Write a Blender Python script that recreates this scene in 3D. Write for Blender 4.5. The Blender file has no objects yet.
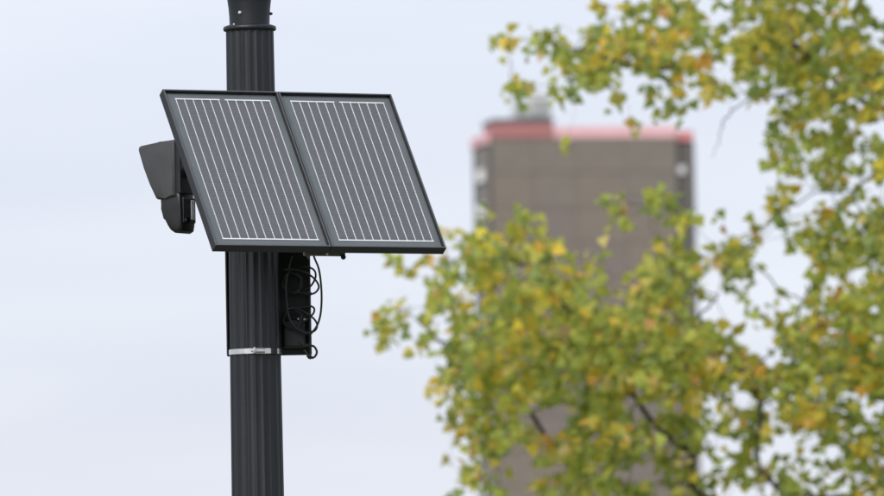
import bpy, bmesh, math, random
import numpy as np
from mathutils import Vector, Matrix, Euler

random.seed(7)
rng = np.random.default_rng(11)
R = math.radians
scene = bpy.context.scene
col = scene.collection

# ------------------------------------------------------------------ camera
CAM_H, D = 1.65, 20.0
F_PX = 8333.0                      # focal length in pixels of an 884 px wide frame
PITCH, ROLL = R(3.45), R(1.08)
cam_data = bpy.data.cameras.new('camera')
cam_data.sensor_width = 36.0
cam_data.lens = 36.0 * F_PX / 884.0
cam_data.clip_start, cam_data.clip_end = 0.5, 20000
cam_data.dof.use_dof = True
cam_data.dof.focus_distance = 19.9
cam_data.dof.aperture_fstop = 11.0
cam = bpy.data.objects.new('camera', cam_data)
col.objects.link(cam)
CAM_M = (Matrix.Translation((0, -D, CAM_H)) @ Matrix.Rotation(R(90) + PITCH, 4, 'X')
         @ Matrix.Rotation(-ROLL, 4, 'Z'))
cam.matrix_world = CAM_M
scene.camera = cam

# ------------------------------------------------------------------ sky, sun, exposure
SUN_EL, SUN_AZ = R(38), R(208)     # azimuth clockwise from +Y: behind the camera, to the left
world = bpy.data.worlds.new('World')
scene.world = world
world.use_nodes = True
wn, wl = world.node_tree.nodes, world.node_tree.links
wn.clear()
w_out = wn.new('ShaderNodeOutputWorld')
w_bg = wn.new('ShaderNodeBackground'); w_bg.inputs['Strength'].default_value = 0.1
w_sky = wn.new('ShaderNodeTexSky'); w_sky.sky_type = 'NISHITA'; w_sky.sun_disc = False
w_sky.sun_elevation = SUN_EL; w_sky.sun_rotation = SUN_AZ
w_tc = wn.new('ShaderNodeTexCoord')
w_map = wn.new('ShaderNodeMapping'); w_map.inputs['Scale'].default_value = (3.0, 3.0, 22.0)
w_noise = wn.new('ShaderNodeTexNoise'); w_noise.inputs['Scale'].default_value = 1.6
w_noise.inputs['Detail'].default_value = 4.0; w_noise.inputs['Roughness'].default_value = 0.5
w_ramp = wn.new('ShaderNodeValToRGB')
w_ramp.color_ramp.elements[0].position = 0.36; w_ramp.color_ramp.elements[0].color = (0.705, 0.738, 0.872, 1)
w_ramp.color_ramp.elements[1].position = 0.66; w_ramp.color_ramp.elements[1].color = (0.822, 0.850, 0.958, 1)
w_gain = wn.new('ShaderNodeVectorMath'); w_gain.operation = 'SCALE'; w_gain.inputs['Scale'].default_value = 4.95
w_mix = wn.new('ShaderNodeMix'); w_mix.data_type = 'RGBA'; w_mix.inputs['Factor'].default_value = 0.90
wl.new(w_tc.outputs['Generated'], w_map.inputs['Vector'])
wl.new(w_map.outputs['Vector'], w_noise.inputs['Vector'])
wl.new(w_noise.outputs['Fac'], w_ramp.inputs['Fac'])
wl.new(w_ramp.outputs['Color'], w_gain.inputs[0])
wl.new(w_sky.outputs['Color'], w_mix.inputs['A'])
wl.new(w_gain.outputs['Vector'], w_mix.inputs['B'])
wl.new(w_mix.outputs['Result'], w_bg.inputs['Color'])
wl.new(w_bg.outputs['Background'], w_out.inputs['Surface'])

sun_data = bpy.data.lights.new('sun', 'SUN')
sun_data.energy = 1.5
sun_data.angle = R(28)
sun_data.color = (1.0, 0.975, 0.93)
sun = bpy.data.objects.new('sun', sun_data)
col.objects.link(sun)
sdir = Vector((math.sin(SUN_AZ) * math.cos(SUN_EL), math.cos(SUN_AZ) * math.cos(SUN_EL), math.sin(SUN_EL)))
sun.rotation_euler = sdir.to_track_quat('Z', 'Y').to_euler()
sun.location = sdir * 60

vs = scene.view_settings
vs.view_transform = 'Standard'; vs.look = 'None'; vs.exposure = 1.0; vs.gamma = 1.0; vs.use_curve_mapping = False
scene.cycles.use_denoising = True
scene.cycles.max_bounces = 10
scene.cycles.transparent_max_bounces = 24


# ------------------------------------------------------------------ helpers
CAM_P = CAM_M.translation.copy()
CAM_R = CAM_M.to_3x3()

def at(px, py, Y):
    """The point of the place seen at a pixel of the photograph, at northing Y."""
    d = CAM_R @ Vector(((px - 442) / F_PX, (248 - py) / F_PX, -1.0))
    return CAM_P + d * ((Y - CAM_P.y) / d.y)

def tag(o, label=None, cat=None, group=None, kind=None):
    if label: o['label'] = label
    if cat: o['category'] = cat
    if group: o['group'] = group
    if kind: o['kind'] = kind
    return o

def empty(name, loc, label, cat, group=None, rot=None):
    o = bpy.data.objects.new(name, None)
    col.objects.link(o)
    o.empty_display_size = 0.1
    if rot is not None:
        o.matrix_world = Matrix.Translation(loc) @ rot.to_4x4()
    else:
        o.location = loc
    return tag(o, label, cat, group)

def link(name, me, mat, parent=None):
    o = bpy.data.objects.new(name, me)
    col.objects.link(o)
    if mat is not None and not me.materials:
        me.materials.append(mat)
    if parent is not None:
        o.parent = parent
    return o

def mesh(name, bm, mat, parent=None, smooth=False, angle=None):
    bmesh.ops.recalc_face_normals(bm, faces=bm.faces)
    me = bpy.data.meshes.new(name)
    bm.to_mesh(me); bm.free()
    if smooth:
        me.polygons.foreach_set('use_smooth', [True] * len(me.polygons))
        if angle is not None:
            me.set_sharp_from_angle(angle=angle)
    return link(name, me, mat, parent)

def box(bm, lo, hi, bevel=0.0, seg=1, M=None):
    vs_ = []
    r = bmesh.ops.create_cube(bm, size=1.0)
    vs_ = r['verts']
    c = [(a + b) / 2 for a, b in zip(lo, hi)]
    s = [b - a for a, b in zip(lo, hi)]
    for v in vs_:
        v.co = Vector((c[0] + v.co.x * s[0], c[1] + v.co.y * s[1], c[2] + v.co.z * s[2]))
    if bevel > 0:
        es = list({e for v in vs_ for e in v.link_edges})
        r2 = bmesh.ops.bevel(bm, geom=es, offset=bevel, segments=seg, affect='EDGES', profile=0.5)
        vs_ = list({v for f in r2['faces'] for v in f.verts} | {v for v in vs_ if v.is_valid})
    if M is not None:
        for v in vs_:
            v.co = M @ v.co
    return bm

def new_box(lo, hi, bevel=0.0, seg=1, M=None):
    return box(bmesh.new(), lo, hi, bevel, seg, M)

def cyl(bm, p, q, r0, r1=None, n=16, cap=True):
    p, q = Vector(p), Vector(q)
    r1 = r0 if r1 is None else r1
    ax = (q - p).normalized()
    a = ax.orthogonal().normalized(); b = ax.cross(a)
    A = [bm.verts.new(p + (a * math.cos(2 * math.pi * i / n) + b * math.sin(2 * math.pi * i / n)) * r0) for i in range(n)]
    B = [bm.verts.new(q + (a * math.cos(2 * math.pi * i / n) + b * math.sin(2 * math.pi * i / n)) * r1) for i in range(n)]
    for i in range(n):
        bm.faces.new((A[i], A[(i + 1) % n], B[(i + 1) % n], B[i]))
    if cap:
        bm.faces.new(A[::-1]); bm.faces.new(B)
    return bm

def lathe(bm, rings, n=48):
    """rings: list of (z, r) or (z, function of angle)."""
    prev = None; first = None
    for z, r in rings:
        cur = []
        for i in range(n):
            t = 2 * math.pi * i / n
            rr = r(t) if callable(r) else r
            cur.append(bm.verts.new((rr * math.cos(t), rr * math.sin(t), z)))
        if prev:
            for i in range(n):
                bm.faces.new((prev[i], prev[(i + 1) % n], cur[(i + 1) % n], cur[i]))
        else:
            first = cur
        prev = cur
    bm.faces.new(first[::-1]); bm.faces.new(prev)
    return bm

def catmull(pts, sub=8, closed=False):
    pts = [Vector(p) for p in pts]
    n = len(pts); out = []
    rng_ = range(n if closed else n - 1)
    for i in rng_:
        p1, p2 = pts[i], pts[(i + 1) % n]
        p0 = pts[i - 1] if (closed or i > 0) else p1 + (p1 - p2)
        p3 = pts[(i + 2) % n] if (closed or i + 2 < n) else p2 + (p2 - p1)
        for k in range(sub):
            t = k / sub
            out.append(0.5 * ((2 * p1) + (p2 - p0) * t + (2 * p0 - 5 * p1 + 4 * p2 - p3) * t * t
                              + (3 * p1 - p0 - 3 * p2 + p3) * t ** 3))
    if not closed:
        out.append(pts[-1])
    return out

def tube(bm, pts, r, n=8):
    pts = [Vector(p) for p in pts]
    rings = []
    t_prev = (pts[1] - pts[0]).normalized()
    a = t_prev.orthogonal().normalized()
    for i, p in enumerate(pts):
        t = (pts[min(i + 1, len(pts) - 1)] - pts[max(i - 1, 0)]).normalized()
        a = (a - t * a.dot(t)).normalized()
        b = t.cross(a)
        rr = r[i] if hasattr(r, '__len__') else r
        rings.append([bm.verts.new(p + (a * math.cos(2 * math.pi * k / n) + b * math.sin(2 * math.pi * k / n)) * rr) for k in range(n)])
    for A, B in zip(rings, rings[1:]):
        for k in range(n):
            bm.faces.new((A[k], A[(k + 1) % n], B[(k + 1) % n], B[k]))
    bm.faces.new(rings[0][::-1]); bm.faces.new(rings[-1])
    return bm

# ------------------------------------------------------------------ materials
def mat_new(name):
    m = bpy.data.materials.new(name); m.use_nodes = True
    nt = m.node_tree
    return m, nt.nodes, nt.links, nt.nodes['Principled BSDF']

def mottled(name, c0, c1, scale=20, rough=0.5, rough_var=0.12, metallic=0.0, bump=0.0, bump_scale=200, coords='Object', detail=4, spec=0.5, stretch=(1, 1, 1)):
    m, N, L, p = mat_new(name)
    tc = N.new('ShaderNodeTexCoord'); mp = N.new('ShaderNodeMapping'); mp.inputs['Scale'].default_value = stretch
    nz = N.new('ShaderNodeTexNoise'); nz.inputs['Scale'].default_value = scale; nz.inputs['Detail'].default_value = detail
    rp = N.new('ShaderNodeValToRGB')
    rp.color_ramp.elements[0].position = 0.32; rp.color_ramp.elements[0].color = (*c0, 1)
    rp.color_ramp.elements[1].position = 0.68; rp.color_ramp.elements[1].color = (*c1, 1)
    L.new(tc.outputs[coords], mp.inputs['Vector']); L.new(mp.outputs['Vector'], nz.inputs['Vector'])
    L.new(nz.outputs['Fac'], rp.inputs['Fac']); L.new(rp.outputs['Color'], p.inputs['Base Color'])
    mr = N.new('ShaderNodeMapRange')
    mr.inputs['To Min'].default_value = max(0.02, rough - rough_var); mr.inputs['To Max'].default_value = min(1, rough + rough_var)
    L.new(nz.outputs['Fac'], mr.inputs['Value']); L.new(mr.outputs['Result'], p.inputs['Roughness'])
    p.inputs['Metallic'].default_value = metallic
    p.inputs['Specular IOR Level'].default_value = spec
    if bump > 0:
        n2 = N.new('ShaderNodeTexNoise'); n2.inputs['Scale'].default_value = bump_scale; n2.inputs['Detail'].default_value = 3
        L.new(tc.outputs[coords], n2.inputs['Vector'])
        bp = N.new('ShaderNodeBump'); bp.inputs['Strength'].default_value = bump; bp.inputs['Distance'].default_value = 0.002
        L.new(n2.outputs['Fac'], bp.inputs['Height']); L.new(bp.outputs['Normal'], p.inputs['Normal'])
    return m

M = {}
M['pole'] = mottled('pole_paint', (0.0058, 0.0074, 0.0102), (0.0108, 0.0130, 0.0172), 18, 0.44, 0.10, bump=0.25, bump_scale=420, stretch=(1, 1, 0.25))
M['frame'] = mottled('anodised_frame', (0.0075, 0.0072, 0.0105), (0.012, 0.0115, 0.016), 30, 0.5, 0.08)
M['lip_sky_sheen'] = mottled('frame_lip_sky_sheen', (0.075, 0.083, 0.088), (0.095, 0.103, 0.108), 30, 0.42, 0.08)  # same frame metal, the sky's reflection on its lip painted as lighter grey
M['backsheet'] = mottled('panel_backsheet', (0.108, 0.120, 0.123), (0.126, 0.138, 0.141), 16, 0.5, 0.05)
M['cell'] = mottled('silicon_cell', (0.092, 0.092, 0.098), (0.126, 0.123, 0.128), 260, 0.45, 0.06, detail=2)
# fine printed fingers across each cell, and a few dark specks
_nt = M['cell'].node_tree; _p = _nt.nodes['Principled BSDF']
_tc = _nt.nodes.new('ShaderNodeTexCoord')
_wv = _nt.nodes.new('ShaderNodeTexWave'); _wv.bands_direction = 'Y'; _wv.inputs['Scale'].default_value = 62.0; _wv.inputs['Distortion'].default_value = 0.3
_vz = _nt.nodes.new('ShaderNodeTexNoise'); _vz.inputs['Scale'].default_value = 140.0; _vz.inputs['Detail'].default_value = 1.0
_sp = _nt.nodes.new('ShaderNodeMapRange'); _sp.inputs['From Min'].default_value = 0.66; _sp.inputs['From Max'].default_value = 0.74; _sp.inputs['To Min'].default_value = 1.0; _sp.inputs['To Max'].default_value = 0.62
_mr = _nt.nodes.new('ShaderNodeMapRange'); _mr.inputs['To Min'].default_value = 0.86; _mr.inputs['To Max'].default_value = 1.10
_mu = _nt.nodes.new('ShaderNodeMath'); _mu.operation = 'MULTIPLY'
_hs = _nt.nodes.new('ShaderNodeHueSaturation')
_old = _p.inputs['Base Color'].links[0].from_socket
_nt.links.new(_tc.outputs['Object'], _wv.inputs['Vector']); _nt.links.new(_tc.outputs['Object'], _vz.inputs['Vector'])
_nt.links.new(_vz.outputs['Fac'], _sp.inputs['Value']); _nt.links.new(_wv.outputs['Fac'], _mr.inputs['Value'])
_nt.links.new(_sp.outputs['Result'], _mu.inputs[0]); _nt.links.new(_mr.outputs['Result'], _mu.inputs[1])
_nt.links.new(_mu.outputs[0], _hs.inputs['Value']); _nt.links.new(_old, _hs.inputs['Color'])
_nt.links.new(_hs.outputs['Color'], _p.inputs['Base Color'])
M['ribbon'] = mottled('tinned_ribbon', (0.84, 0.84, 0.84), (0.92, 0.92, 0.92), 90, 0.5, 0.1)
_nt = M['ribbon'].node_tree; _p = _nt.nodes['Principled BSDF']
_tc = _nt.nodes.new('ShaderNodeTexCoord')
_wv = _nt.nodes.new('ShaderNodeTexWave'); _wv.bands_direction = 'Y'; _wv.inputs['Scale'].default_value = 40.0; _wv.inputs['Distortion'].default_value = 0.6
_mr = _nt.nodes.new('ShaderNodeMapRange'); _mr.inputs['From Min'].default_value = 0.08; _mr.inputs['From Max'].default_value = 0.3; _mr.inputs['To Min'].default_value = 0.62; _mr.inputs['To Max'].default_value = 1.0
_hs = _nt.nodes.new('ShaderNodeHueSaturation')
_old = _p.inputs['Base Color'].links[0].from_socket
_nt.links.new(_tc.outputs['Object'], _wv.inputs['Vector']); _nt.links.new(_wv.outputs['Fac'], _mr.inputs['Value'])
_nt.links.new(_mr.outputs['Result'], _hs.inputs['Value']); _nt.links.new(_old, _hs.inputs['Color'])
_nt.links.new(_hs.outputs['Color'], _p.inputs['Base Color'])
M['bus'] = mottled('tinned_bus_bar', (0.80, 0.80, 0.80), (0.92, 0.92, 0.92), 90, 0.5, 0.1)
M['black_plastic'] = mottled('camera_hood_plastic', (0.038, 0.039, 0.041), (0.052, 0.053, 0.055), 25, 0.55, 0.08, bump=0.2, bump_scale=600)
M['black_gloss'] = mottled('camera_body_plastic', (0.008, 0.008, 0.009), (0.014, 0.014, 0.015), 25, 0.38, 0.08)
M['rubber'] = mottled('cable_rubber', (0.006, 0.006, 0.007), (0.012, 0.012, 0.013), 60, 0.45, 0.1)
M['bracket'] = mottled('bracket_steel_black', (0.006, 0.006, 0.008), (0.012, 0.012, 0.014), 30, 0.5, 0.1)
M['alu'] = mottled('rail_aluminium', (0.20, 0.165, 0.175), (0.30, 0.25, 0.26), 40, 0.45, 0.1, metallic=0.6)  # pinkish cast of a reflection is mixed into the metal's colour
M['steel'] = mottled('stainless_steel', (0.74, 0.74, 0.73), (0.88, 0.88, 0.87), 120, 0.30, 0.12, metallic=1.0)
M['zinc'] = mottled('zinc_screw', (0.70, 0.70, 0.70), (0.85, 0.85, 0.85), 60, 0.35, 0.1, metallic=0.5)
M['lens'] = mottled('lens_glass', (0.004, 0.004, 0.006), (0.010, 0.010, 0.014), 30, 0.06, 0.02)
M['window_glass'] = mottled('infrared_window', (0.42, 0.43, 0.44), (0.66, 0.66, 0.66), 40, 0.15, 0.05)  # pale base colour stands in for the bright reflection on the pane
M['bark'] = mottled('tree_bark', (0.035, 0.030, 0.024), (0.085, 0.074, 0.060), 30, 0.9, 0.05, bump=0.8, bump_scale=60)
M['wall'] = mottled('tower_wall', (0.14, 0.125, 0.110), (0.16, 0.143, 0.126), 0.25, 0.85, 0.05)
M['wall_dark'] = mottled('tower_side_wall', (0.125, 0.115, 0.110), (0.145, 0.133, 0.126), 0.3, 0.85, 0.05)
M['pier'] = mottled('tower_pier', (0.22, 0.20, 0.19), (0.25, 0.23, 0.215), 0.3, 0.85, 0.05)
M['panel_a'] = mottled('tower_panel_grey', (0.188, 0.164, 0.142), (0.208, 0.182, 0.158), 0.35, 0.85, 0.05)
M['panel_b'] = mottled('tower_panel_brown', (0.200, 0.164, 0.138), (0.220, 0.182, 0.153), 0.35, 0.85, 0.05)
M['panel_c'] = mottled('tower_panel_taupe', (0.188, 0.156, 0.140), (0.206, 0.172, 0.153), 0.35, 0.85, 0.05)
M['red'] = mottled('red_cladding', (0.36, 0.150, 0.150), (0.42, 0.18, 0.18), 0.5, 0.6, 0.1)
M['pink'] = mottled('pale_pink_cladding', (0.72, 0.40, 0.43), (0.78, 0.46, 0.49), 0.5, 0.6, 0.1)
M['red_bright'] = mottled('bright_red_cladding', (0.62, 0.22, 0.22), (0.66, 0.27, 0.26), 0.5, 0.6, 0.1)
M['slate'] = mottled('roof_slate_grey', (0.10, 0.11, 0.12), (0.16, 0.17, 0.18), 0.5, 0.8, 0.1)
M['white_paint'] = mottled('white_painted_metal', (0.54, 0.54, 0.53), (0.60, 0.60, 0.59), 0.8, 0.6, 0.1)
M['window_white'] = mottled('white_window', (0.74, 0.73, 0.74), (0.84, 0.83, 0.84), 0.8, 0.5, 0.1)
M['mast'] = mottled('galvanised_mast', (0.26, 0.28, 0.28), (0.36, 0.38, 0.37), 0.8, 0.5, 0.1, metallic=0.3)
M['grass'] = mottled('mown_grass', (0.045, 0.075, 0.020), (0.085, 0.115, 0.035), 0.8, 0.95, 0.03, detail=8)
M['concrete'] = mottled('concrete', (0.26, 0.25, 0.24), (0.34, 0.33, 0.31), 4, 0.9, 0.05, detail=8)

# thin cover glass: clear, with its own reflection
m, N, L, p = mat_new('cover_glass')
N.remove(p)
tr = N.new('ShaderNodeBsdfTransparent'); tr.inputs['Color'].default_value = (0.96, 0.97, 0.97, 1)
gl = N.new('ShaderNodeBsdfGlossy'); gl.inputs['Roughness'].default_value = 0.12
lw = N.new('ShaderNodeLayerWeight'); lw.inputs['Blend'].default_value = 0.5
pw = N.new('ShaderNodeMath'); pw.operation = 'POWER'; pw.inputs[1].default_value = 5.0
fr = N.new('ShaderNodeMath'); fr.operation = 'MULTIPLY_ADD'; fr.inputs[1].default_value = 0.9; fr.inputs[2].default_value = 0.035
L.new(lw.outputs['Facing'], pw.inputs[0]); L.new(pw.outputs[0], fr.inputs[0])
mx = N.new('ShaderNodeMixShader')
L.new(fr.outputs[0], mx.inputs['Fac']); L.new(tr.outputs[0], mx.inputs[1]); L.new(gl.outputs[0], mx.inputs[2])
L.new(mx.outputs[0], N['Material Output'].inputs['Surface'])
M['glass'] = m

# leaves: colour of each leaf comes from the leaf itself (autumn turning)
m, N, L, p = mat_new('poplar_leaf')
ca = N.new('ShaderNodeVertexColor'); ca.layer_name = 'leaf_colour'
tc = N.new('ShaderNodeTexCoord'); nz = N.new('ShaderNodeTexNoise'); nz.inputs['Scale'].default_value = 60
hs = N.new('ShaderNodeHueSaturation')
mr = N.new('ShaderNodeMapRange'); mr.inputs['To Min'].default_value = 0.82; mr.inputs['To Max'].default_value = 1.18
L.new(tc.outputs['Object'], nz.inputs['Vector']); L.new(nz.outputs['Fac'], mr.inputs['Value'])
L.new(mr.outputs['Result'], hs.inputs['Value']); L.new(ca.outputs['Color'], hs.inputs['Color'])
L.new(hs.outputs['Color'], p.inputs['Base Color'])
p.inputs['Roughness'].default_value = 0.5
p.inputs['Specular IOR Level'].default_value = 0.35
tl = N.new('ShaderNodeBsdfTranslucent')
tg = N.new('ShaderNodeVectorMath'); tg.operation = 'MULTIPLY'; tg.inputs[1].default_value = (1.36, 1.42, 1.45)
L.new(hs.outputs['Color'], tg.inputs[0]); L.new(tg.outputs['Vector'], tl.inputs['Color'])
mx = N.new('ShaderNodeMixShader'); mx.inputs['Fac'].default_value = 0.5
L.new(p.outputs[0], mx.inputs[1]); L.new(tl.outputs[0], mx.inputs[2])
L.new(mx.outputs[0], N['Material Output'].inputs['Surface'])
M['leaf'] = m

# ------------------------------------------------------------------ ground
bm = bmesh.new()
bmesh.ops.create_grid(bm, x_segments=40, y_segments=40, size=9000)
g = mesh('ground', bm, M['grass'])
tag(g, 'mown grass ground', None, None, 'structure')
bm = new_box((-3.0, -1.1, -0.1), (4.0, 1.1, 0.03), 0.008)
pv = mesh('pavement', bm, M['concrete'], None)
tag(pv, 'concrete pavement at the foot of the lamp post', None, None, 'structure')

# ------------------------------------------------------------------ distant tower
BY = 700.0
PSI = R(10)
c0 = at(492.5, 138.5, BY)                   # top of the near corner of the broad face
BW, BDEP, BH = 17.87, 8.2, c0.z
brot = Matrix.Rotation(PSI, 3, 'Z')
tower = empty('tower_block', (c0.x, c0.y, 0), 'tall blank brown tower block with red roof edge far behind the tree', 'building', None, brot)
FL = 3.02
STRIP = 16.3
mesh('wall', new_box((0, 0.30, -1), (STRIP, BDEP, BH)), M['wall'], tower)
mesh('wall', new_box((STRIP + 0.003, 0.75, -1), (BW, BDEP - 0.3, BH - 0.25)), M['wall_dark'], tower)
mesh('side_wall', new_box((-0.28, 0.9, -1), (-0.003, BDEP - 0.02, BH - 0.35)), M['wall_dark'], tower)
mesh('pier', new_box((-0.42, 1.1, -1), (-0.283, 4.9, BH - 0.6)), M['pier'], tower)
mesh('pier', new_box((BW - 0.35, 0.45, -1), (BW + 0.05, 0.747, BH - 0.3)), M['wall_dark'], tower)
# storey-high cladding panels on the broad face
cols_x = [0.0, 3.55, 7.35, 11.7, STRIP]
nst = int(BH // FL)
pm = {}
def panel_mesh(w, h, mat):
    k = (round(w, 2), round(h, 2), mat)
    if k not in pm:
        b = new_box((0.015, 0.20, 0.02), (w - 0.015, 0.297, h - 0.02), 0.01)
        me = bpy.data.meshes.new('wall_panel'); bmesh.ops.recalc_face_normals(b, faces=b.faces)
        b.to_mesh(me); b.free(); me.materials.append(M[mat]); pm[k] = me
    return pm[k]
z = BH
st = 0
while z > 0.5:
    h = min(FL, z)
    for i in range(4):
        w = cols_x[i + 1] - cols_x[i]
        if st == 0: mt = 'panel_a'
        elif st == 1: mt = random.choice(['panel_a', 'panel_b'])
        else: mt = random.choice(['panel_b', 'panel_b', 'panel_c'])
        o = link('wall_panel', panel_mesh(w, h, mt), None, tower)
        o.location = (cols_x[i], 0, z - h)
    z -= h; st += 1
# white windows on the narrow side and in the recess, one a storey
wme = None
for k in range(16):
    zc = BH - 3.05 - k * FL
    if zc < 2: break
    for side in ((0, 1) if k == 0 else (0,)):
        if side == 0:
            b = new_box((-0.75, 2.0, zc - 0.55), (-0.423, 4.2, zc + 0.55), 0.03)
        else:
            b = new_box((STRIP + 0.15, 0.55, zc - 0.34 + 0.25), (STRIP + 0.8, 0.747, zc + 0.34 + 0.25), 0.03)
        o = mesh('window', b, M['window_white'], tower)
# roof edge
mesh('parapet', new_box((5.45, 0.15, BH), (STRIP, 0.55, BH + 1.0), 0.03), M['pink'], tower)
mesh('parapet', new_box((STRIP + 0.05, 0.45, BH - 0.25), (BW, 0.80, BH + 0.62), 0.03), M['red_bright'], tower)
mesh('parapet', new_box((-0.5, 1.0, BH - 0.35), (-0.02, BDEP - 0.05, BH + 0.55), 0.03), M['pink'], tower)
ph = mesh('roof_box', new_box((0.15, 0.12, BH), (5.4, 5.2, BH + 1.42), 0.03), M['red'], tower)
mesh('roof_cap', new_box((0.05, 0.02, BH + 1.423), (5.5, 5.3, BH + 1.75), 0.03), M['slate'], ph)
for k in range(6):
    mesh('cladding_joint', new_box((0.95 + k * 0.85, 0.085, BH + 0.05), (1.01 + k * 0.85, 0.117, BH + 1.40)), M['red_bright'], ph)
mesh('roof_slab', new_box((0.2, 0.6, BH), (STRIP - 0.1, BDEP - 0.2, BH + 0.12)), M['slate'], tower)

def roof_unit(x, y, w, d_, h, label, mat):
    r_ = empty('rooftop_plant_unit', (0, 0, 0), label, 'plant unit')
    r_.matrix_world = tower.matrix_world @ Matrix.Translation((x, y, BH + 1.75))
    mesh('casing', new_box((0, 0, 0.18), (w, d_, h), 0.06), M[mat], r_)
    for k in range(4):
        mesh('louvre', new_box((0.15, -0.05, 0.35 + k * (h - .5) / 4), (w - 0.15, -0.003, 0.35 + (k + .6) * (h - .5) / 4), 0.015), M['mast'], r_)
    for fx_ in (0.1, w - 0.25):
        mesh('foot', new_box((fx_, 0.1, 0), (fx_ + .15, d_ - .1, 0.178)), M['mast'], r_)
    b_ = bmesh.new(); lathe(b_, [(h + .003, w * .28), (h + .25, w * .28), (h + .3, w * .34), (h + .36, w * .2)], 20)
    fan = mesh('fan_cowl', b_, M[mat], r_, True, R(40)); fan.location = (w / 2, d_ / 2, 0)
    return r_
roof_unit(3.5, 1.0, 1.95, 2.2, 2.0, 'larger pale plant unit on the red roof box of the tower', 'white_paint')
roof_unit(2.25, 1.6, 1.15, 1.6, 1.35, 'smaller pale plant unit beside the mast on the tower roof', 'white_paint')
ms = empty('antenna_mast', (0, 0, 0), 'grey lattice mast standing on the red roof box of the tower', 'mast')
ms.matrix_world = tower.matrix_world @ Matrix.Translation((2.75, 3.9, BH + 1.75))
for dx, dy in ((-.25, -.2), (.25, -.2), (0, .28)):
    mesh('upright', cyl(bmesh.new(), (dx, dy, 0), (dx * .45, dy * .45, 2.6), 0.06, n=8), M['mast'], ms)
for k in range(6):
    z0 = 0.2 + k * 0.4; s = 1 - 0.55 * z0 / 2.6
    b = bmesh.new()
    cyl(b, (-.25 * s, -.2 * s, z0), (.25 * s, -.2 * s, z0 + .3), 0.03, n=6)
    cyl(b, (.25 * s, -.2 * s, z0), (0, .28 * s, z0 + .3), 0.03, n=6)
    cyl(b, (0, .28 * s, z0), (-.25 * s, -.2 * s, z0 + .3), 0.03, n=6)
    mesh('brace', b, M['mast'], ms)
mesh('aerial', cyl(bmesh.new(), (0, 0, 2.4), (0, 0, 4.2), 0.04, n=8), M['mast'], ms)

# ------------------------------------------------------------------ lamp post
pole_pt = at(255.5, 360, 0.0)
px0 = pole_pt.x
post = empty('lamp_post', (px0, 0, 0.03), 'dark fluted street lamp post carrying the solar panels and the camera', 'lamp post')
z_ring = at(250, 28.5, 0).z - 0.03
MM = 2.4e-3
def pole_r(z):          # tapering shaft, z above the pavement
    zt, zb = z_ring, at(257.8, 496, 0).z - 0.03
    t = (z - zb) / (zt - zb)
    return (26.2 + (23.9 - 26.2) * t) * MM
NF = 20
def flute(r):
    def f(t):
        u = (t * NF / (2 * math.pi)) % 1.0
        d = abs(u - 0.5) * 2           # 0 in the hollow, 1 on the ridge
        return r * (1.0 - 0.046 * max(0.0, 1 - (d / 0.80) ** 2) ** 0.6)
    return f
rings = [(0.35, flute(pole_r(0.35)))]
zz = 0.55
while zz < z_ring:
    rings.append((zz, flute(pole_r(zz)))); zz += 0.25
rings.append((z_ring, flute(pole_r(z_ring))))
b = bmesh.new(); lathe(b, rings, 320)
mesh('shaft', b, M['pole'], post, True, R(50))
b = bmesh.new()
lathe(b, [(0, .16), (.05, .16), (.06, .145), (.22, .14), (.26, .12), (.30, .105), (.33, .088), (.36, .082), (.37, .06)], 48)
mesh('base', b, M['pole'], post, True, R(35))
rr = 26.6 * MM
b = bmesh.new()
lathe(b, [(z_ring - .0060, rr - .004), (z_ring - .0050, rr - .0012), (z_ring - .002, rr), (z_ring + .002, rr), (z_ring + .0045, rr - .0012), (z_ring + .006, rr - .004), (z_ring + .0080, rr - .010)], 64)
mesh('collar', b, M['pole'], post, True, R(60))
b = bmesh.new()
lathe(b, [(z_ring + .0085, 20.1 * MM), (z_ring + .03, 20.4 * MM), (z_ring + .05, 21.0 * MM), (z_ring + .072, 22.2 * MM),
          (z_ring + .10, 24.4 * MM), (z_ring + .14, 29 * MM), (z_ring + .18, 35 * MM), (z_ring + .20, 38 * MM), (z_ring + .215, 38 * MM), (z_ring + .23, 30 * MM), (z_ring + .25, 6 * MM)], 64)
mesh('lamp_fitter', b, M['pole'], post, True, R(50))
def bolt(parent, p, n, r=0.004, h=0.004, mat='zinc', name='bolt'):
    p, n = Vector(p), Vector(n).normalized()
    b = bmesh.new()
    cyl(b, p - n * 0.002, p + n * h * 0.6, r, r, 10); 
    cyl(b, p + n * (h * 0.6 + 1e-4), p + n * h, r * 0.85, r * 0.45, 10)
    return mesh(name, b, M[mat], parent, False)
zb_ = at(242, 14, 0).z - 0.03
a_ = math.asin(-9.0 / 21.4)
bolt(post, (21.2 * MM * math.sin(a_), -21.2 * MM * math.cos(a_), zb_), (math.sin(a_), -math.cos(a_), 0), 0.0035, 0.005)
bolt(post, (21.2 * MM, 0, zb_), (1, 0, 0), 0.0035, 0.005, 'pole')
a_ = math.asin(-17.0 / 26.6)
bolt(post, (24.0 * MM * math.sin(a_), -24.0 * MM * math.cos(a_), z_ring + .006), (0, 0, 1), 0.002, 0.004)

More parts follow.
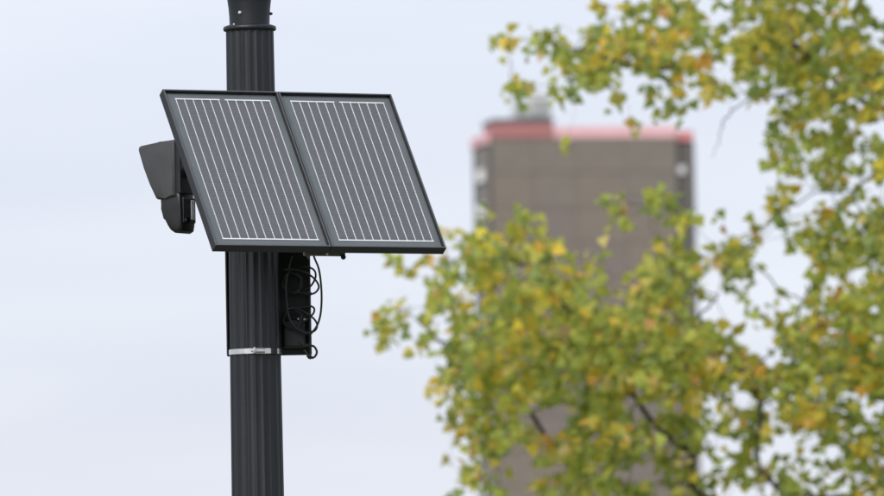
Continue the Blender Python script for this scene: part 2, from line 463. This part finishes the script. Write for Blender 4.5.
# ------------------------------------------------------------------ solar panels
PHI, TILT = R(27.08), R(54.6)
u = Vector((math.cos(PHI), math.sin(PHI), 0))
n = Vector((math.sin(PHI) * math.sin(TILT), -math.cos(PHI) * math.sin(TILT), math.cos(TILT)))
v = n.cross(u)
PR = Matrix((u, v, n)).transposed()
PC = at(304.65, 168.35, -0.23)
PW, PL, PT, GAP = 0.3033, 0.4786, 0.0235, 0.0015
LIP, REC = 0.0045, 0.0062
def make_panel(cx, label):
    root = empty('solar_panel', PC + u * cx, label, 'solar panel', None, PR)
    hw, hl = PW / 2, PL / 2
    # mitred frame rails: each an L-shaped bar
    def rail(a, b_, inward):
        # a,b_: outer corners (2D); inward: unit 2D inward; mitred ends
        a, b_, inw = Vector(a), Vector(b_), Vector(inward)
        d = (b_ - a).normalized()
        bmr = bmesh.new()
        prof = [(0, -PT), (0, -0.001), (0.001, 0), (LIP - 0.0006, 0), (LIP, -0.0006), (LIP, -REC), (LIP, -PT + 0.002), (0.012, -PT + 0.002), (0.012, -PT)]
        A = [bmr.verts.new(((a + inw * i + d * i).x, (a + inw * i + d * i).y, z)) for i, z in prof]
        B = [bmr.verts.new(((b_ + inw * i - d * i).x, (b_ + inw * i - d * i).y, z)) for i, z in prof]
        k = len(prof)
        for i in range(k):
            bmr.faces.new((A[i], A[(i + 1) % k], B[(i + 1) % k], B[i]))
        bmr.faces.new(A); bmr.faces.new(B)
        ro_ = mesh('frame_rail', bmr, M['frame'], root)
        ro_.data.materials.append(M['lip_sky_sheen'])
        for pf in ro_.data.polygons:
            if pf.normal.z > 0.9 and pf.center.z > -0.0005: pf.material_index = 1  # sky-facing lip faces get the painted sheen
    cs = [(-hw, -hl), (hw, -hl), (hw, hl), (-hw, hl)]
    for i, inw in enumerate(((0, 1), (-1, 0), (0, -1), (1, 0))):
        rail(cs[i], cs[(i + 1) % 4], inw)
    zg = -REC
    mesh('backsheet', new_box((-hw + LIP - .0005 + .0007, -hl + LIP + .0002, zg - .0085), (hw - LIP - .0002, hl - LIP - .0002, zg - .004)), M['backsheet'], root)
    gx0, gx1 = -hw + 0.0312, hw - 0.0243
    gy1, gy0 = hl - 0.0235, -hl + 0.0290
    nl = 12
    pitch = (gx1 - gx0) / (nl - 1)
    cme = None
    for i in range(nl - 1):
        if cme is None:
            o = mesh('cell', new_box((0.0016, gy0 + .001, zg - .0039), (pitch - 0.0016, gy1 - .0012, zg - .0034)), M['cell'], root)
            cme = o.data
        else:
            o = link('cell', cme, None, root)
        o.location = (gx0 + i * pitch, 0, 0)
    rme = None
    for i in range(nl):
        if rme is None:
            o = mesh('ribbon', new_box((-0.00100, gy0, zg - .0033), (0.00100, gy1, zg - .0028)), M['ribbon'], root); rme = o.data
        else:
            o = link('ribbon', rme, None, root)
        o.location = (gx0 + i * pitch, 0, 0)
    tb = 0.0028
    mesh('bus_bar', new_box((gx0 - .002, gy1 - .0005, zg - .0031), (gx0 + 5 * pitch + .003, gy1 + tb, zg - .0026)), M['bus'], root)
    mesh('bus_bar', new_box((gx0 + 5.72 * pitch, gy1 - .0005, zg - .0031), (gx1 + .002, gy1 + tb, zg - .0026)), M['bus'], root)
    mesh('bus_bar', new_box((gx0 - .002, gy0 - tb, zg - .0031), (gx1 + .003, gy0 + .0005, zg - .0026)), M['bus'], root)
    mesh('cover_glass', new_box((-hw + LIP + .0002, -hl + LIP + .0002, zg - .0022), (hw - LIP - .0002, hl - LIP - .0002, zg)), M['glass'], root)
    mesh('junction_box', new_box((-0.05, hl - .11, -PT - .008), (0.05, hl - .04, -REC - .0087), 0.003, 2), M['black_gloss'], root)
    return root
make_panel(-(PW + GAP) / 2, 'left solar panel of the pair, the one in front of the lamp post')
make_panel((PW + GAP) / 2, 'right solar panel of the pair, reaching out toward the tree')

# ------------------------------------------------------------------ mounting bracket
mbp = at(268, 304, 0.075)
mb = empty('mounting_bracket', (px0, 0.075, at(268, 356, 0.075).z), 'black steel bracket plate behind the post, below the solar panels', 'bracket')
bo = mb.location
z_lo = 0.0
z_hi = at(268, 170, 0.075).z - bo.z
xl = at(226.6, 330, 0.07).x - bo.x
xr = at(311.5, 330, 0.07).x - bo.x
# post saddle plate with folded sides
b = new_box((xl, -0.012, 0.0), (xr, -0.004, z_hi), 0.002, 2)
mesh('back_plate', b, M['bracket'], mb)
mesh('side_flange', new_box((xr - .006, -0.055, 0.0), (xr, -0.0125, z_hi), 0.0015, 1), M['bracket'], mb)
mesh('side_flange', new_box((xl, -0.03, 0.003), (xl + .004, -0.0125, z_hi), 0.001, 1), M['bracket'], mb)
mesh('controller_box', new_box((0.066, -0.05, 0.016), (xr - .012, -0.0125, 0.085), 0.006, 3), M['bracket'], mb)
# arms from the plate, past the right side of the post, to the back of the panels
def bar(p, q, w, h, name, mat, parent, off):
    p, q = Vector(p) - off, Vector(q) - off
    d = q - p
    Rm = d.to_track_quat('X', 'Z').to_matrix().to_4x4()
    b_ = new_box((0, -w / 2, -h / 2), (d.length, w / 2, h / 2), 0.0015, 1, Matrix.Translation(p) @ Rm)
    return mesh(name, b_, M[mat], parent)
def on_panel(a, b_, c):        # a along the pair, b_ up the slope, c out of the face
    return PC + u * a + v * b_ + n * c
for yy in (-0.17, 0.17):
    zt = on_panel(0, yy, -PT - 0.012)
    bar(on_panel(-0.20, yy, -PT - 0.010), on_panel(0.18, yy, -PT - 0.010), 0.016, 0.018, 'cross_rail', 'alu' if yy < 0 else 'bracket', mb, bo)
pole_side = Vector((px0 + 0.085, 0.03, 0))
q1 = on_panel(-0.03, 0.17, -PT - 0.02); q2 = on_panel(0.0, -0.17, -PT - 0.02)
bar((px0 + .085, 0.062, q1.z), q1, 0.02, 0.03, 'arm', 'bracket', mb, bo)
bar((px0 + .085, 0.062, q2.z + 0.06), q2, 0.02, 0.03, 'arm', 'bracket', mb, bo)
bar(q1, q2, 0.02, 0.012, 'spine', 'bracket', mb, bo)
# lower fixing rail that shows under the panels, its gusset, clip and screw
r1 = at(304, 252.8, -0.24); r2 = at(344.5, 253.4, -0.20)
bar(r1, r2, 0.014, 0.0145, 'lower_rail', 'alu', mb, bo)
gb = bmesh.new()
gp = [at(303.5, 253, -0.247), at(312.0, 253.2, -0.247), at(308.3, 259.5, -0.247)]
f0 = [gb.verts.new(p - bo) for p in gp]; f1 = [gb.verts.new(p - bo + Vector((0, 0.004, 0))) for p in gp]
gb.faces.new(f0); gb.faces.new(f1[::-1])
for i in range(3): gb.faces.new((f0[i], f0[(i + 1) % 3], f1[(i + 1) % 3], f1[i]))
mesh('gusset', gb, M['alu'], mb)
cb = bmesh.new(); c_ = at(343.3, 257.0, -0.21) - bo
cyl(cb, c_ + Vector((0, -.006, 0)), c_ + Vector((0, .006, 0)), 0.0062, n=12)
mesh('clip', cb, M['rubber'], mb, True, R(40))
pb = at(327.2, 254.3, -0.235) - bo
bolt(mb, pb, (0.1, -1, -0.2), 0.0028, 0.004, 'bus', 'screw')
for (bx, by) in ((283, 319), (298.3, 319), (304.6, 319.6)):
    pb = at(bx, by, 0.02) - bo
    if bx > 290:
        pb = at(bx, by, 0.020) - bo
        bolt(mb, pb, (0, -1, 0), 0.0032 if bx > 300 else 0.0022, 0.004, 'bus', 'screw')
    else:
        pb = at(bx, by, 0.060) - bo
        bolt(mb, pb, (0, -1, 0), 0.0012, 0.004, 'zinc', 'screw')

# ------------------------------------------------------------------ steel band round post and bracket
zb = at(255, 351, -0.06).z
rb = pole_r(zb - 0.03) + 0.0012
band = empty('band_clamp', (px0, 0, zb), 'shiny steel band clamp tightened round the post', 'clamp')
b = bmesh.new()
hgt = 0.0062
nseg = 72
ri, ro = [], []
pts = []
for i in range(nseg + 1):
    t = R(-178) + (R(356)) * i / nseg
    pts.append((math.sin(t), -math.cos(t)))
prev = None
for (sx, sy) in pts:
    cur = [b.verts.new((sx * r_, sy * r_, z_)) for r_, z_ in ((rb, -hgt), (rb + .0012, -hgt), (rb + .0012, hgt), (rb, hgt))]
    if prev:
        for k in range(4):
            b.faces.new((prev[k], prev[(k + 1) % 4], cur[(k + 1) % 4], cur[k]))
    else:
        b.faces.new(cur)
    prev = cur
b.faces.new(prev)
mesh('strap', b, M['steel'], band, True, R(40))
def on_band(px, extra):
    x = (px - 255.0) * MM
    a = math.asin(max(-1, min(1, x / (rb + extra))))
    return a, Vector(((rb + extra) * math.sin(a), -(rb + extra) * math.cos(a), 0))
a0, p0 = on_band(260.0, 0.005)
Rz = Matrix.Translation(p0) @ Matrix.Rotation(a0, 4, 'Z')
mesh('screw_housing', new_box((-0.013, -0.004, -0.0050), (0.014, 0.0035, 0.0050), 0.002, 2, Rz), M['steel'], band)
b = bmesh.new(); cyl(b, Rz @ Vector((-0.022, -0.0035, 0.001)), Rz @ Vector((0.012, -0.0035, 0.0)), 0.0034, n=12)
mesh('worm_screw', b, M['zinc'], band, True, R(40))
b = bmesh.new(); cyl(b, Rz @ Vector((-0.0155, -0.0035, 0.0011)), Rz @ Vector((-0.0115, -0.0035, 0.0011)), 0.0078, n=8)
mesh('screw_head', b, M['zinc'], band)
a1, p1 = on_band(274.6, 0.0022)
Rz = Matrix.Translation(p1) @ Matrix.Rotation(a1, 4, 'Z')
mesh('band_tail', new_box((-0.009, -0.002, -0.008), (0.009, 0.002, 0.008), 0.001, 1, Rz), M['bracket'], band)

# ------------------------------------------------------------------ cables and plugs
def cable(pix, r, label, plugs=(), group=None):
    base = at(pix[0][0], pix[0][1], pix[0][2])
    root = empty('cable', base, label, 'cable', group)
    pts = catmull([at(*p) - base for p in pix], 7)
    mesh('sheath', tube(bmesh.new(), pts, r, 8), M['rubber'], root, True)
    for (ax, ay, aY, bx, by, bY, rr_) in plugs:
        b_ = bmesh.new(); p_, q_ = at(ax, ay, aY) - base, at(bx, by, bY) - base
        cyl(b_, p_, q_, rr_, rr_, 12)
        m_ = p_ + (q_ - p_) * 0.45
        cyl(b_, m_, m_ + (q_ - p_) * 0.18, rr_ * 1.25, rr_ * 1.25, 12)
        mesh('plug', b_, M['rubber'], root, True, R(40))
    return root
F = 0.015; G = -0.01
cable([(312.5, 250, -.12), (314.5, 258, -.06), (318.5, 268, -.02), (320.8, 282, G), (321.6, 300, G), (320.0, 317, G), (315.0, 329, G), (307.5, 333.5, G), (297, 329, G), (290, 320, G), (287, 306, G), (286, 285, G), (289, 268, .0), (292, 256, .0)], 0.0026,
      'long outer cable hanging from the panels in a wide loop right of the bracket')
cable([(300, 267, F), (307, 267.5, F), (311.5, 268.3, F), (315.0, 271.5, F), (315.6, 277, F), (313, 283, F), (309, 287.5, F), (303, 290, F), (296, 289, F)], 0.0024,
      'small cable loop nearest the panels on the bracket edge', [(304.5, 267.2, F, 310.5, 267.8, F, .0042)])
cable([(284, 270, G), (292, 269.5, G), (301, 271, G), (309, 274.5, G), (315.5, 280, G), (318.8, 286.5, G), (316.5, 291.5, G), (312, 294, G), (306, 293.5, G), (298, 292, G)], 0.0024,
      'cable bulging out right just below the topmost loop', [(304.5, 293.2, G, 311.5, 294, G, .0042)])
cable([(300, 308, F), (307, 306.8, F), (311, 306.3, F), (314.2, 308.6, F), (313.6, 313, F), (310, 317, F), (305, 321, F), (299, 323, F)], 0.0024,
      'short curled cable at the middle of the bracket edge', [(304.5, 306.9, F, 310.5, 306.5, F, .0040)])
cable([(288, 309, G), (296, 308, G), (303, 311.5, G), (309, 315, G), (314, 319, G), (317.0, 324, G), (316.2, 329, G), (312, 332.3, G + .01), (305, 332.5, G + .01), (296, 327, G + .01), (289, 318, G + .01)], 0.0024,
      'cable forming the lowest wide curve before the bottom loop', [(306.0, 332.9, G + .01, 312.5, 332.4, G + .01, .0042)])
cable([(298, 341, G), (304, 345.5, G), (309, 345.6, G), (314, 346.6, G), (316.8, 351.5, G), (315.4, 356, G), (312, 358, G), (308.5, 356.3, G), (304, 350, G)], 0.0027,
      'thick short cable loop at the bottom corner of the bracket', [(305, 345.4, G, 310.5, 345.7, G, .0044), (307.6, 355.4, G, 311.4, 358.1, G, .0050)])
def coil(cx, cy, rad, Y, label, turns=3):
    pts = []
    for k in range(turns * 14):
        a = 2 * math.pi * k / 14
        rr_ = rad * (1 + 0.10 * math.sin(k * 1.7))
        pts.append((cx + rr_ * math.cos(a), cy + rr_ * math.sin(a) * 1.05, Y - 0.003 * (k / 14)))
    return cable(pts, 0.0022, label)
coil(292, 283, 9.5, 0.01, 'coiled black cable on the bracket just under the solar panels')
coil(292.5, 319, 9.0, 0.015, 'coiled black cable on the lower half of the bracket')

# ------------------------------------------------------------------ surveillance camera
# side profile drawn in metres: a = along the unit (0 front edge, negative = back), h = height
ck = at(174.5, 168, -0.02)
YAW = R(32)            # side of the unit turned toward the left of the viewer
ex = Vector((math.cos(YAW), -math.sin(YAW), 0))     # along the unit, toward the front (right, nearer)
ey = Vector((math.sin(YAW), math.cos(YAW), 0))      # through the unit, away from the viewer
CR = Matrix((ex, ey, Vector((0, 0, 1)))).transposed()
cctv = empty('surveillance_camera', ck, 'dark hooded surveillance camera fixed to the post left of the solar panels', 'camera', None, CR)
K = MM / math.cos(YAW)
def prof_extrude(name, pts, y0, y1, mat, bev, parent, seg=3):
    bm_ = bmesh.new()
    A = [bm_.verts.new((x, y0, z)) for x, z in pts]
    B = [bm_.verts.new((x, y1, z)) for x, z in pts]
    k = len(pts)
    bm_.faces.new(A); bm_.faces.new(B[::-1])
    side = [bm_.faces.new((A[i], B[i], B[(i + 1) % k], A[(i + 1) % k])) for i in range(k)]
    es = [e for e in bm_.edges if all(abs(v_.co.y - y0) < 1e-6 for v_ in e.verts) or all(abs(v_.co.y - y1) < 1e-6 for v_ in e.verts)]
    bmesh.ops.bevel(bm_, geom=es, offset=bev, segments=seg, affect='EDGES', profile=0.5)
    return mesh(name, bm_, M[mat], parent, True, R(30))
def pp(px, py):        # profile point from its place on the near side
    return ((px - 174.5) * K, (168 - py) * MM)
hood = [pp(140.0, 143.2), pp(137.8, 144.2), pp(136.9, 146.2), pp(137.2, 149), pp(143, 166), pp(149, 183), pp(154.2, 197.2), pp(156, 198.4), pp(164, 197.8), pp(173.5, 196.6), pp(174.5, 195.6), pp(174.5, 141), pp(173.0, 139.2), pp(160, 140.4)]
prof_extrude('hood', hood, 0.0, 0.078, 'black_plastic', 0.007, cctv, 4)
body = [pp(156.4, 196), pp(158.6, 208), pp(161.0, 218), pp(163.4, 224.5), pp(166.5, 229.5), pp(170.5, 232.6), pp(174.5, 233.2), pp(178.0, 231.2), pp(179.0, 226), pp(178.6, 210), pp(177.8, 190), pp(174.0, 188), pp(162, 190)]
prof_extrude('camera_body', body, 0.006, 0.070, 'black_gloss', 0.010, cctv, 4)
xf = pp(178.9, 0)[0]
zt, zbm = pp(0, 200.0)[1], pp(0, 219.5)[1]
mesh('front_bezel', new_box((xf - .003, 0.014, zbm - .008), (xf + .003, 0.066, zt + .006), 0.002, 2), M['black_gloss'], cctv)
mesh('infrared_window', new_box((xf + .003, 0.044, zbm), (xf + .005, 0.059, zt), 0.001, 1), M['window_glass'], cctv)
b = bmesh.new(); cyl(b, (xf + .004, 0.022, zbm - .002), (xf + .010, 0.022, zbm - .002), 0.007, n=20)
mesh('lens', b, M['lens'], cctv, True, R(40))
zh = pp(0, 172)[1]
fx = pp(174.5, 0)[0]
mesh('front_plate', new_box((fx - .004, 0.006, pp(0, 194)[1]), (fx + .012, 0.072, pp(0, 146)[1]), 0.003, 2), M['black_gloss'], cctv)
bolt(cctv, (fx + .012, 0.034, pp(0, 170.5)[1]), (1, 0, 0), 0.0035, 0.004, 'alu', 'screw')
# arm that carries the unit on the post (mostly hidden by the panel)
pole_loc = CR.transposed() @ (Vector((px0 - 0.055, 0.0, ck.z)) - ck)
b = bmesh.new()
tube(b, catmull([(fx - .02, 0.05, zh), (fx + .03, 0.05, zh), (pole_loc.x * 0.6, pole_loc.y * .6 + .02, zh - .01), (pole_loc.x + 0.02, pole_loc.y, zh - .01)], 6), 0.012, 12)
mesh('mount_arm', b, M['black_gloss'], cctv, True)

# ------------------------------------------------------------------ tree
TY = 25.0                         # 45 m from the camera
TS = 45.0 / F_PX                  # metres per photo pixel there
MAP = """
.............24887889678799855866
........3..3335558889879799664566
........6478587899867869999998867
..........57489667746967999999988
........22.1488755365855888899988
........5615454623474866766899999
.........4.3.2534565332.345678778
.............33254342....38457557
............2......3....388888667
........................276687677
.........................47776877
..............1..1.......65255534
..............44.654....153147534
....1..3444...14.677..12341488586
....2347776...44.476..33..4788787
....36587786..22.55764563.3688878
.143677888874535477874674..588888
...3877898898658778762253..168898
12.387777889887888976513.43368887
456355888987999987756623256588888
575766989978999988888875567888999
243657999999999979999887368898999
...556899999999999999988677999999
...467798999988998879979988999999
...267788988879987779756988899978
....16887632588875658646686898967
.....4757622588886768547646877866
....11576676689988766557742445766
....55553114688874656467643456767
....23532146688762568566636566778
....45452157898884776442238767788
"""
rows = [r for r in MAP.strip('\n').split('\n')]
NCOL = 33
dens = np.zeros((31, NCOL))
for j, r in enumerate(rows[:31]):
    for i in range(NCOL):
        ch = r[i] if i < len(r) else '7'
        dens[j, i] = 0 if ch == '.' else int(ch)
YELLOW = [(510, 35), (567, 143), (517, 80), (603, 47), (652, 40), (685, 76), (683, 85), (405, 308), (463, 290), (490, 300), (440, 230), (430, 262),
          (433, 382), (443, 392), (458, 430), (450, 452), (478, 471), (550, 438), (540, 443), (535, 490), (542, 250), (543, 298), (628, 286), (716, 264), (733, 234),
          (708, 362), (722, 362), (748, 372), (757, 366), (795, 417), (805, 420), (842, 276), (872, 378), (862, 372), (822, 322), (855, 330), (600, 377), (622, 386),
          (788, 40), (622, 46), (880, 60), (872, 105), (700, 60), (815, 418), (735, 415), (522, 330), (556, 325), (560, 290)]

clumps = []         # (x, y, z, tau-weight)
def add_clump(px, py, dy):
    p = at(px, py, TY + dy)
    clumps.append((p.x, p.y, p.z, px, py))
LPC = 5.0           # leaves a clump
for j in range(31):
    for i in range(NCOL):
        d = dens[j, i]
        if d <= 0: continue
        tau = -math.log(1 - 0.965 * d / 9.0) * min(1.0, (d / 6.5)) ** 0.6
        lam = tau * 9.3 / LPC
        for _ in range(rng.poisson(lam)):
            add_clump(368 + 16 * (i + rng.random()), 16 * (j + rng.random()), float(np.clip(rng.normal(0, 0.85), -1.7, 1.7)))
# the rest of the crown, outside the frame: above, to the right and below
blobs = [(rng.uniform(600, 1300), rng.uniform(-620, 640), rng.uniform(50, 110), rng.normal(0, 0.8)) for _ in range(150)]
for (bx, by, br, bd) in blobs:
    ell = ((bx - 930) / 430) ** 2 + ((by - 60) / 640) ** 2
    if ell > 1: continue
    for _ in range(24):
        qx, qy = bx + rng.normal(0, br * .55), by + rng.normal(0, br * .55)
        if qx < 893 and -3 < qy < 500: continue
        if qy <= -3 and qx < 560: continue
        if qy >= 500 and qx < 520: continue
        add_clump(qx, qy, bd + rng.normal(0, 0.25))
for k in range(len(YELLOW)):
    add_clump(YELLOW[k][0], YELLOW[k][1], -0.5 + rng.normal(0, 0.1))
C = np.array([c[:3] for c in clumps])

# main limbs: polylines (pixel, pixel, depth offset) from trunk outward
TRX = 905
ground_pt = at(TRX, 496, TY); gx = ground_pt.x
limb_pix = [
    [(905, 470, 0), (868, 492, -.1), (820, 496, -.2), (778, 489, -.3), (759, 466, -.3), (757, 440, -.3), (761, 412, -.3), (750, 380, -.3), (720, 350, -.2), (700, 320, -.1), (716, 300, 0), (722, 270, 0)],
    [(905, 520, 0), (840, 540, .1), (760, 530, .2), (705, 500, .2), (688, 474, .2), (693, 455, .2), (660, 430, .1), (620, 380, 0), (590, 340, -.1), (560, 300, -.2), (540, 260, -.2)],
    [(905, 540, 0), (800, 560, .3), (680, 545, .6), (600, 505, .8), (565, 460, .9), (520, 400, .8), (480, 365, .5), (440, 340, -.1), (410, 315, -.2)],
    [(905, 430, 0), (880, 425, .2), (846, 420, .3), (815, 405, .3), (795, 360, .2), (800, 310, .1), (820, 270, 0), (835, 230, 0)],
    [(905, 140, 0), (873, 173, -.2), (853, 191, -.3), (817, 193, -.3), (786, 210, -.3), (776, 218, -.3), (755, 231, -.3), (735, 238, -.3)],
    [(905, 110, 0), (860, 100, 0), (820, 70, 0), (793, 44, 0), (740, 50, 0), (700, 60, -.1), (655, 70, -.1), (610, 60, -.1), (560, 45, -.1), (515, 38, -.1)],
    [(870, 98, 0), (800, 92, -.3), (762, 98, -.4), (741, 104, -.4), (728, 113, -.4), (722, 125, -.4), (719, 140, -.4), (712, 158, -.4)],
    [(905, 40, 0), (930, -60, .2), (900, -160, .2), (860, -260, 0), (850, -380, -.1)],
    [(905, 300, 0), (960, 240, .2), (1030, 180, .4), (1100, 100, .2), (1150, 0, 0)],
    [(905, 480, 0), (980, 440, -.3), (1060, 400, -.4), (1150, 360, -.2)],
]
P, PAR, LIMB = [], [], []
trunk_pts = [Vector((gx + 0.35, TY + .1, -0.1)), Vector((gx + 0.30, TY + .08, 1.0)), Vector((gx + .2, TY + .05, 2.0)), Vector((gx + .08, TY, 2.8)), at(905, 470, TY), at(905, 300, TY), at(905, 140, TY), at(905, 40, TY)]
tp = catmull(trunk_pts, 5)
for k, p in enumerate(tp):
    P.append(p); PAR.append(k - 1); LIMB.append(0)
for li, lp in enumerate(limb_pix):
    pts = catmull([at(x, y, TY + dy) for x, y, dy in lp], 5)
    d0 = [(pts[0] - q).length for q in P]
    par = int(np.argmin(d0))
    for q in pts[1:]:
        jit = Vector(rng.normal(0, 0.006, 3))
        P.append(q + jit); PAR.append(par); LIMB.append(li + 1); par = len(P) - 1
# join every leaf clump to the nearest wood (Prim's tree)
N0 = len(P)
pos = np.array([list(p) for p in P])
nC = len(C)
dist = np.full(nC, 1e9); near = np.zeros(nC, int)
for k in range(N0):
    if LIMB[k] == 0 and k < len(tp) * 0.55: continue
    d_ = np.linalg.norm(C - pos[k], axis=1) + (0.15 if LIMB[k] == 0 else 0)
    mk = d_ < dist; dist[mk] = d_[mk]; near[mk] = k
done = np.zeros(nC, bool)
bias = np.zeros(N0 + nC)
for it in range(nC):
    k = int(np.argmin(np.where(done, 1e9, dist)))
    done[k] = True
    P.append(Vector(C[k])); PAR.append(int(near[k])); LIMB.append(LIMB[int(near[k])])
    idx = len(P) - 1
    bias[idx] = bias[near[k]] + 0.02
    d_ = np.linalg.norm(C - C[k], axis=1) + bias[idx]
    mk = (~done) & (d_ < dist); dist[mk] = d_[mk]; near[mk] = idx
# radii: pipe model
w = np.full(len(P), 0.0)
for k in range(len(P) - 1, N0 - 1, -1):
    w[k] += 0.0012 ** 2.2
    w[PAR[k]] += w[k]
for k in range(N0 - 1, 0, -1):
    w[k] += 0.0035 ** 2.2 * 0.2
    if PAR[k] >= 0: w[PAR[k]] += w[k]
rad = w ** (1 / 2.2)
rad = np.minimum(rad, 0.16) * np.where(np.array(LIMB) > 0, 0.75, 1.0)
tree = empty('poplar_tree', (gx + .35, TY + .1, 0), 'leafy poplar tree turning yellow, its branches filling the right half', 'tree')
torg = tree.location.copy()
nl = len(limb_pix) + 1
for li in range(nl):
    bm = bmesh.new()
    for k in range(1, len(P)):
        if LIMB[k] != li: continue
        a, b_ = P[PAR[k]] - torg, P[k] - torg
        L_ = (b_ - a).length
        if L_ < 1e-5: continue
        ra = min(rad[PAR[k]], rad[k] * 1.35 if LIMB[PAR[k]] == li else rad[k] * 1.2)
        rb_ = rad[k]
        if k >= N0 and L_ > 0.05:            # twigs bow a little
            mid = (a + b_) / 2 + Vector(rng.normal(0, 0.07 * L_, 3))
            tube(bm, [a, mid, b_], [ra, (ra + rb_) / 2, rb_], 4)
        else:
            tube(bm, [a, b_], [ra, rb_], 4 if rb_ < 0.006 else 8)
    mesh('trunk' if li == 0 else 'limb', bm, M['bark'], tree, True)

# leaves
PAL_G = [(0.175, 0.190, 0.035), (0.205, 0.208, 0.038), (0.150, 0.175, 0.040), (0.230, 0.225, 0.042), (0.215, 0.240, 0.055), (0.250, 0.225, 0.050), (0.130, 0.160, 0.050)]
PAL_Y = [(0.50, 0.39, 0.045), (0.52, 0.36, 0.05), (0.44, 0.37, 0.05), (0.50, 0.29, 0.06), (0.44, 0.36, 0.13)]
PAL_B = [(0.25, 0.14, 0.05), (0.33, 0.22, 0.10)]
def leaf_verts():
    # heart-shaped poplar leaf, tip along +x, folded on the midrib, petiole at the origin
    L0 = [(-0.40, 0, 0), (0.0, 0, 0), (0.10, 0.42, .10), (0.36, 0.46, .09), (0.70, 0.22, .02), (1.0, 0, -.12), (0.45, 0, -.02)]
    vsx = [(x, y, z) for x, y, z in L0] + [(x, -y, z) for x, y, z in (L0[2], L0[3], L0[4])]
    return np.array(vsx)
LV = leaf_verts()
#      1 base, 2,3,4 left rim, 5 tip, 6 midrib, 7,8,9 right rim ; 0 petiole end
LF = [(1, 6, 3, 2), (6, 5, 4, 3), (1, 7, 8, 6), (6, 8, 9, 5)]
PETV = np.array([(-0.42, 0.012, 0), (-0.42, -0.012, 0), (0.0, 0.0, 0.004)])
leaf_list = []      # (origin, 3x3, size, colour)
YA = np.array(YELLOW)
for ci, c in enumerate(clumps):
    nlv = int(rng.integers(3, 8))
    px, py = c[3], c[4]
    near_y = np.min(np.hypot(YA[:, 0] - px, YA[:, 1] - py)) < 7.5
    tone = rng.random()
    warm = rng.random() < 0.035
    for k in range(nlv):
        o = np.array(c[:3]) + rng.normal(0, 0.026, 3) + np.array([0, 0, -0.008])
        dr = rng.normal(0, 1, 3); dr[2] = dr[2] * 0.6 - 0.45
        dr /= np.linalg.norm(dr)
        nn = rng.normal(0, 1, 3) + np.array([0, -0.35, 0.55])
        nn -= dr * nn.dot(dr); nn /= np.linalg.norm(nn)
        bb = np.cross(nn, dr)
        s = rng.choice([rng.uniform(0.042, 0.06), rng.uniform(0.055, 0.086), rng.uniform(0.055, 0.086)])
        rr_ = rng.random()
        if (near_y and rr_ < 0.85) or (warm and rr_ < .7) or rr_ < 0.05:
            cl = PAL_Y[rng.integers(len(PAL_Y))]
        elif rr_ > 0.985:
            cl = PAL_B[rng.integers(len(PAL_B))]
        else:
            cl = PAL_G[int(np.clip(tone * len(PAL_G) + rng.normal(0, 1.2), 0, len(PAL_G) - 1))]
        cl = np.array(cl) * rng.uniform(1.8, 2.4) * (0.72 if cl[0] > 0.4 else 1.0)
        leaf_list.append((o, np.stack([dr, bb, nn], axis=1), s, cl, px, py))
# the leaves that show largest: the nearest ones inside the picture
score = [(lf[0][1] - 0.02 * lf[2] / 0.06 + (0 if (380 < lf[4] < 880 and 4 < lf[5] < 490) else 99), i) for i, lf in enumerate(leaf_list)]
single = set(i for _, i in sorted(score)[:300])
variants = {}
def leaf_variant(key, cl):
    if key not in variants:
        me = bpy.data.meshes.new('leaf')
        me.from_pydata([tuple(v_) for v_ in LV] + [tuple(v_) for v_ in PETV], [], LF + [(10, 11, 12)])
        at_ = me.color_attributes.new('leaf_colour', 'FLOAT_COLOR', 'POINT')
        at_.data.foreach_set('color', np.tile(np.append(cl, 1.0), 13).astype(np.float32))
        me.polygons.foreach_set('use_smooth', [True] * len(me.polygons))
        me.materials.append(M['leaf'])
        variants[key] = me
    return variants[key]
allv, allf, allc = [], [], []
nv = 0
PAL = PAL_G + PAL_Y + PAL_B
PA = np.array(PAL)
for i, (o, Rm, s, cl, _, _) in enumerate(leaf_list):
    if i in single:
        k = int(np.argmin(np.abs(PA - cl).sum(axis=1)))
        ob = link('leaf', leaf_variant(k, PA[k]), None, tree)
        M4 = Matrix([[*(Rm[r] * s), o[r] - torg[r]] for r in range(3)] + [[0, 0, 0, 1]])
        ob.matrix_local = M4
        continue
    bend = rng.uniform(0.3, 1.8)
    V = LV.copy(); V[:, 2] *= bend
    V = np.vstack([V, PETV])
    W = (V * s) @ Rm.T + (o - np.array(torg))
    allv.append(W)
    allf += [tuple(q + nv for q in f) for f in LF] + [(nv + 10, nv + 11, nv + 12)]
    allc.append(np.tile(np.append(cl, 1.0), (13, 1)))
    nv += 13
me = bpy.data.meshes.new('foliage')
me.from_pydata(np.vstack(allv).tolist(), [], allf)
at_ = me.color_attributes.new('leaf_colour', 'FLOAT_COLOR', 'POINT')
at_.data.foreach_set('color', np.vstack(allc).astype(np.float32).ravel())
me.polygons.foreach_set('use_smooth', [True] * len(me.polygons))
me.materials.append(M['leaf'])
fo = link('foliage', me, None, tree)
fo['kind'] = 'stuff'
print('leaves', len(leaf_list), 'clumps', len(clumps))
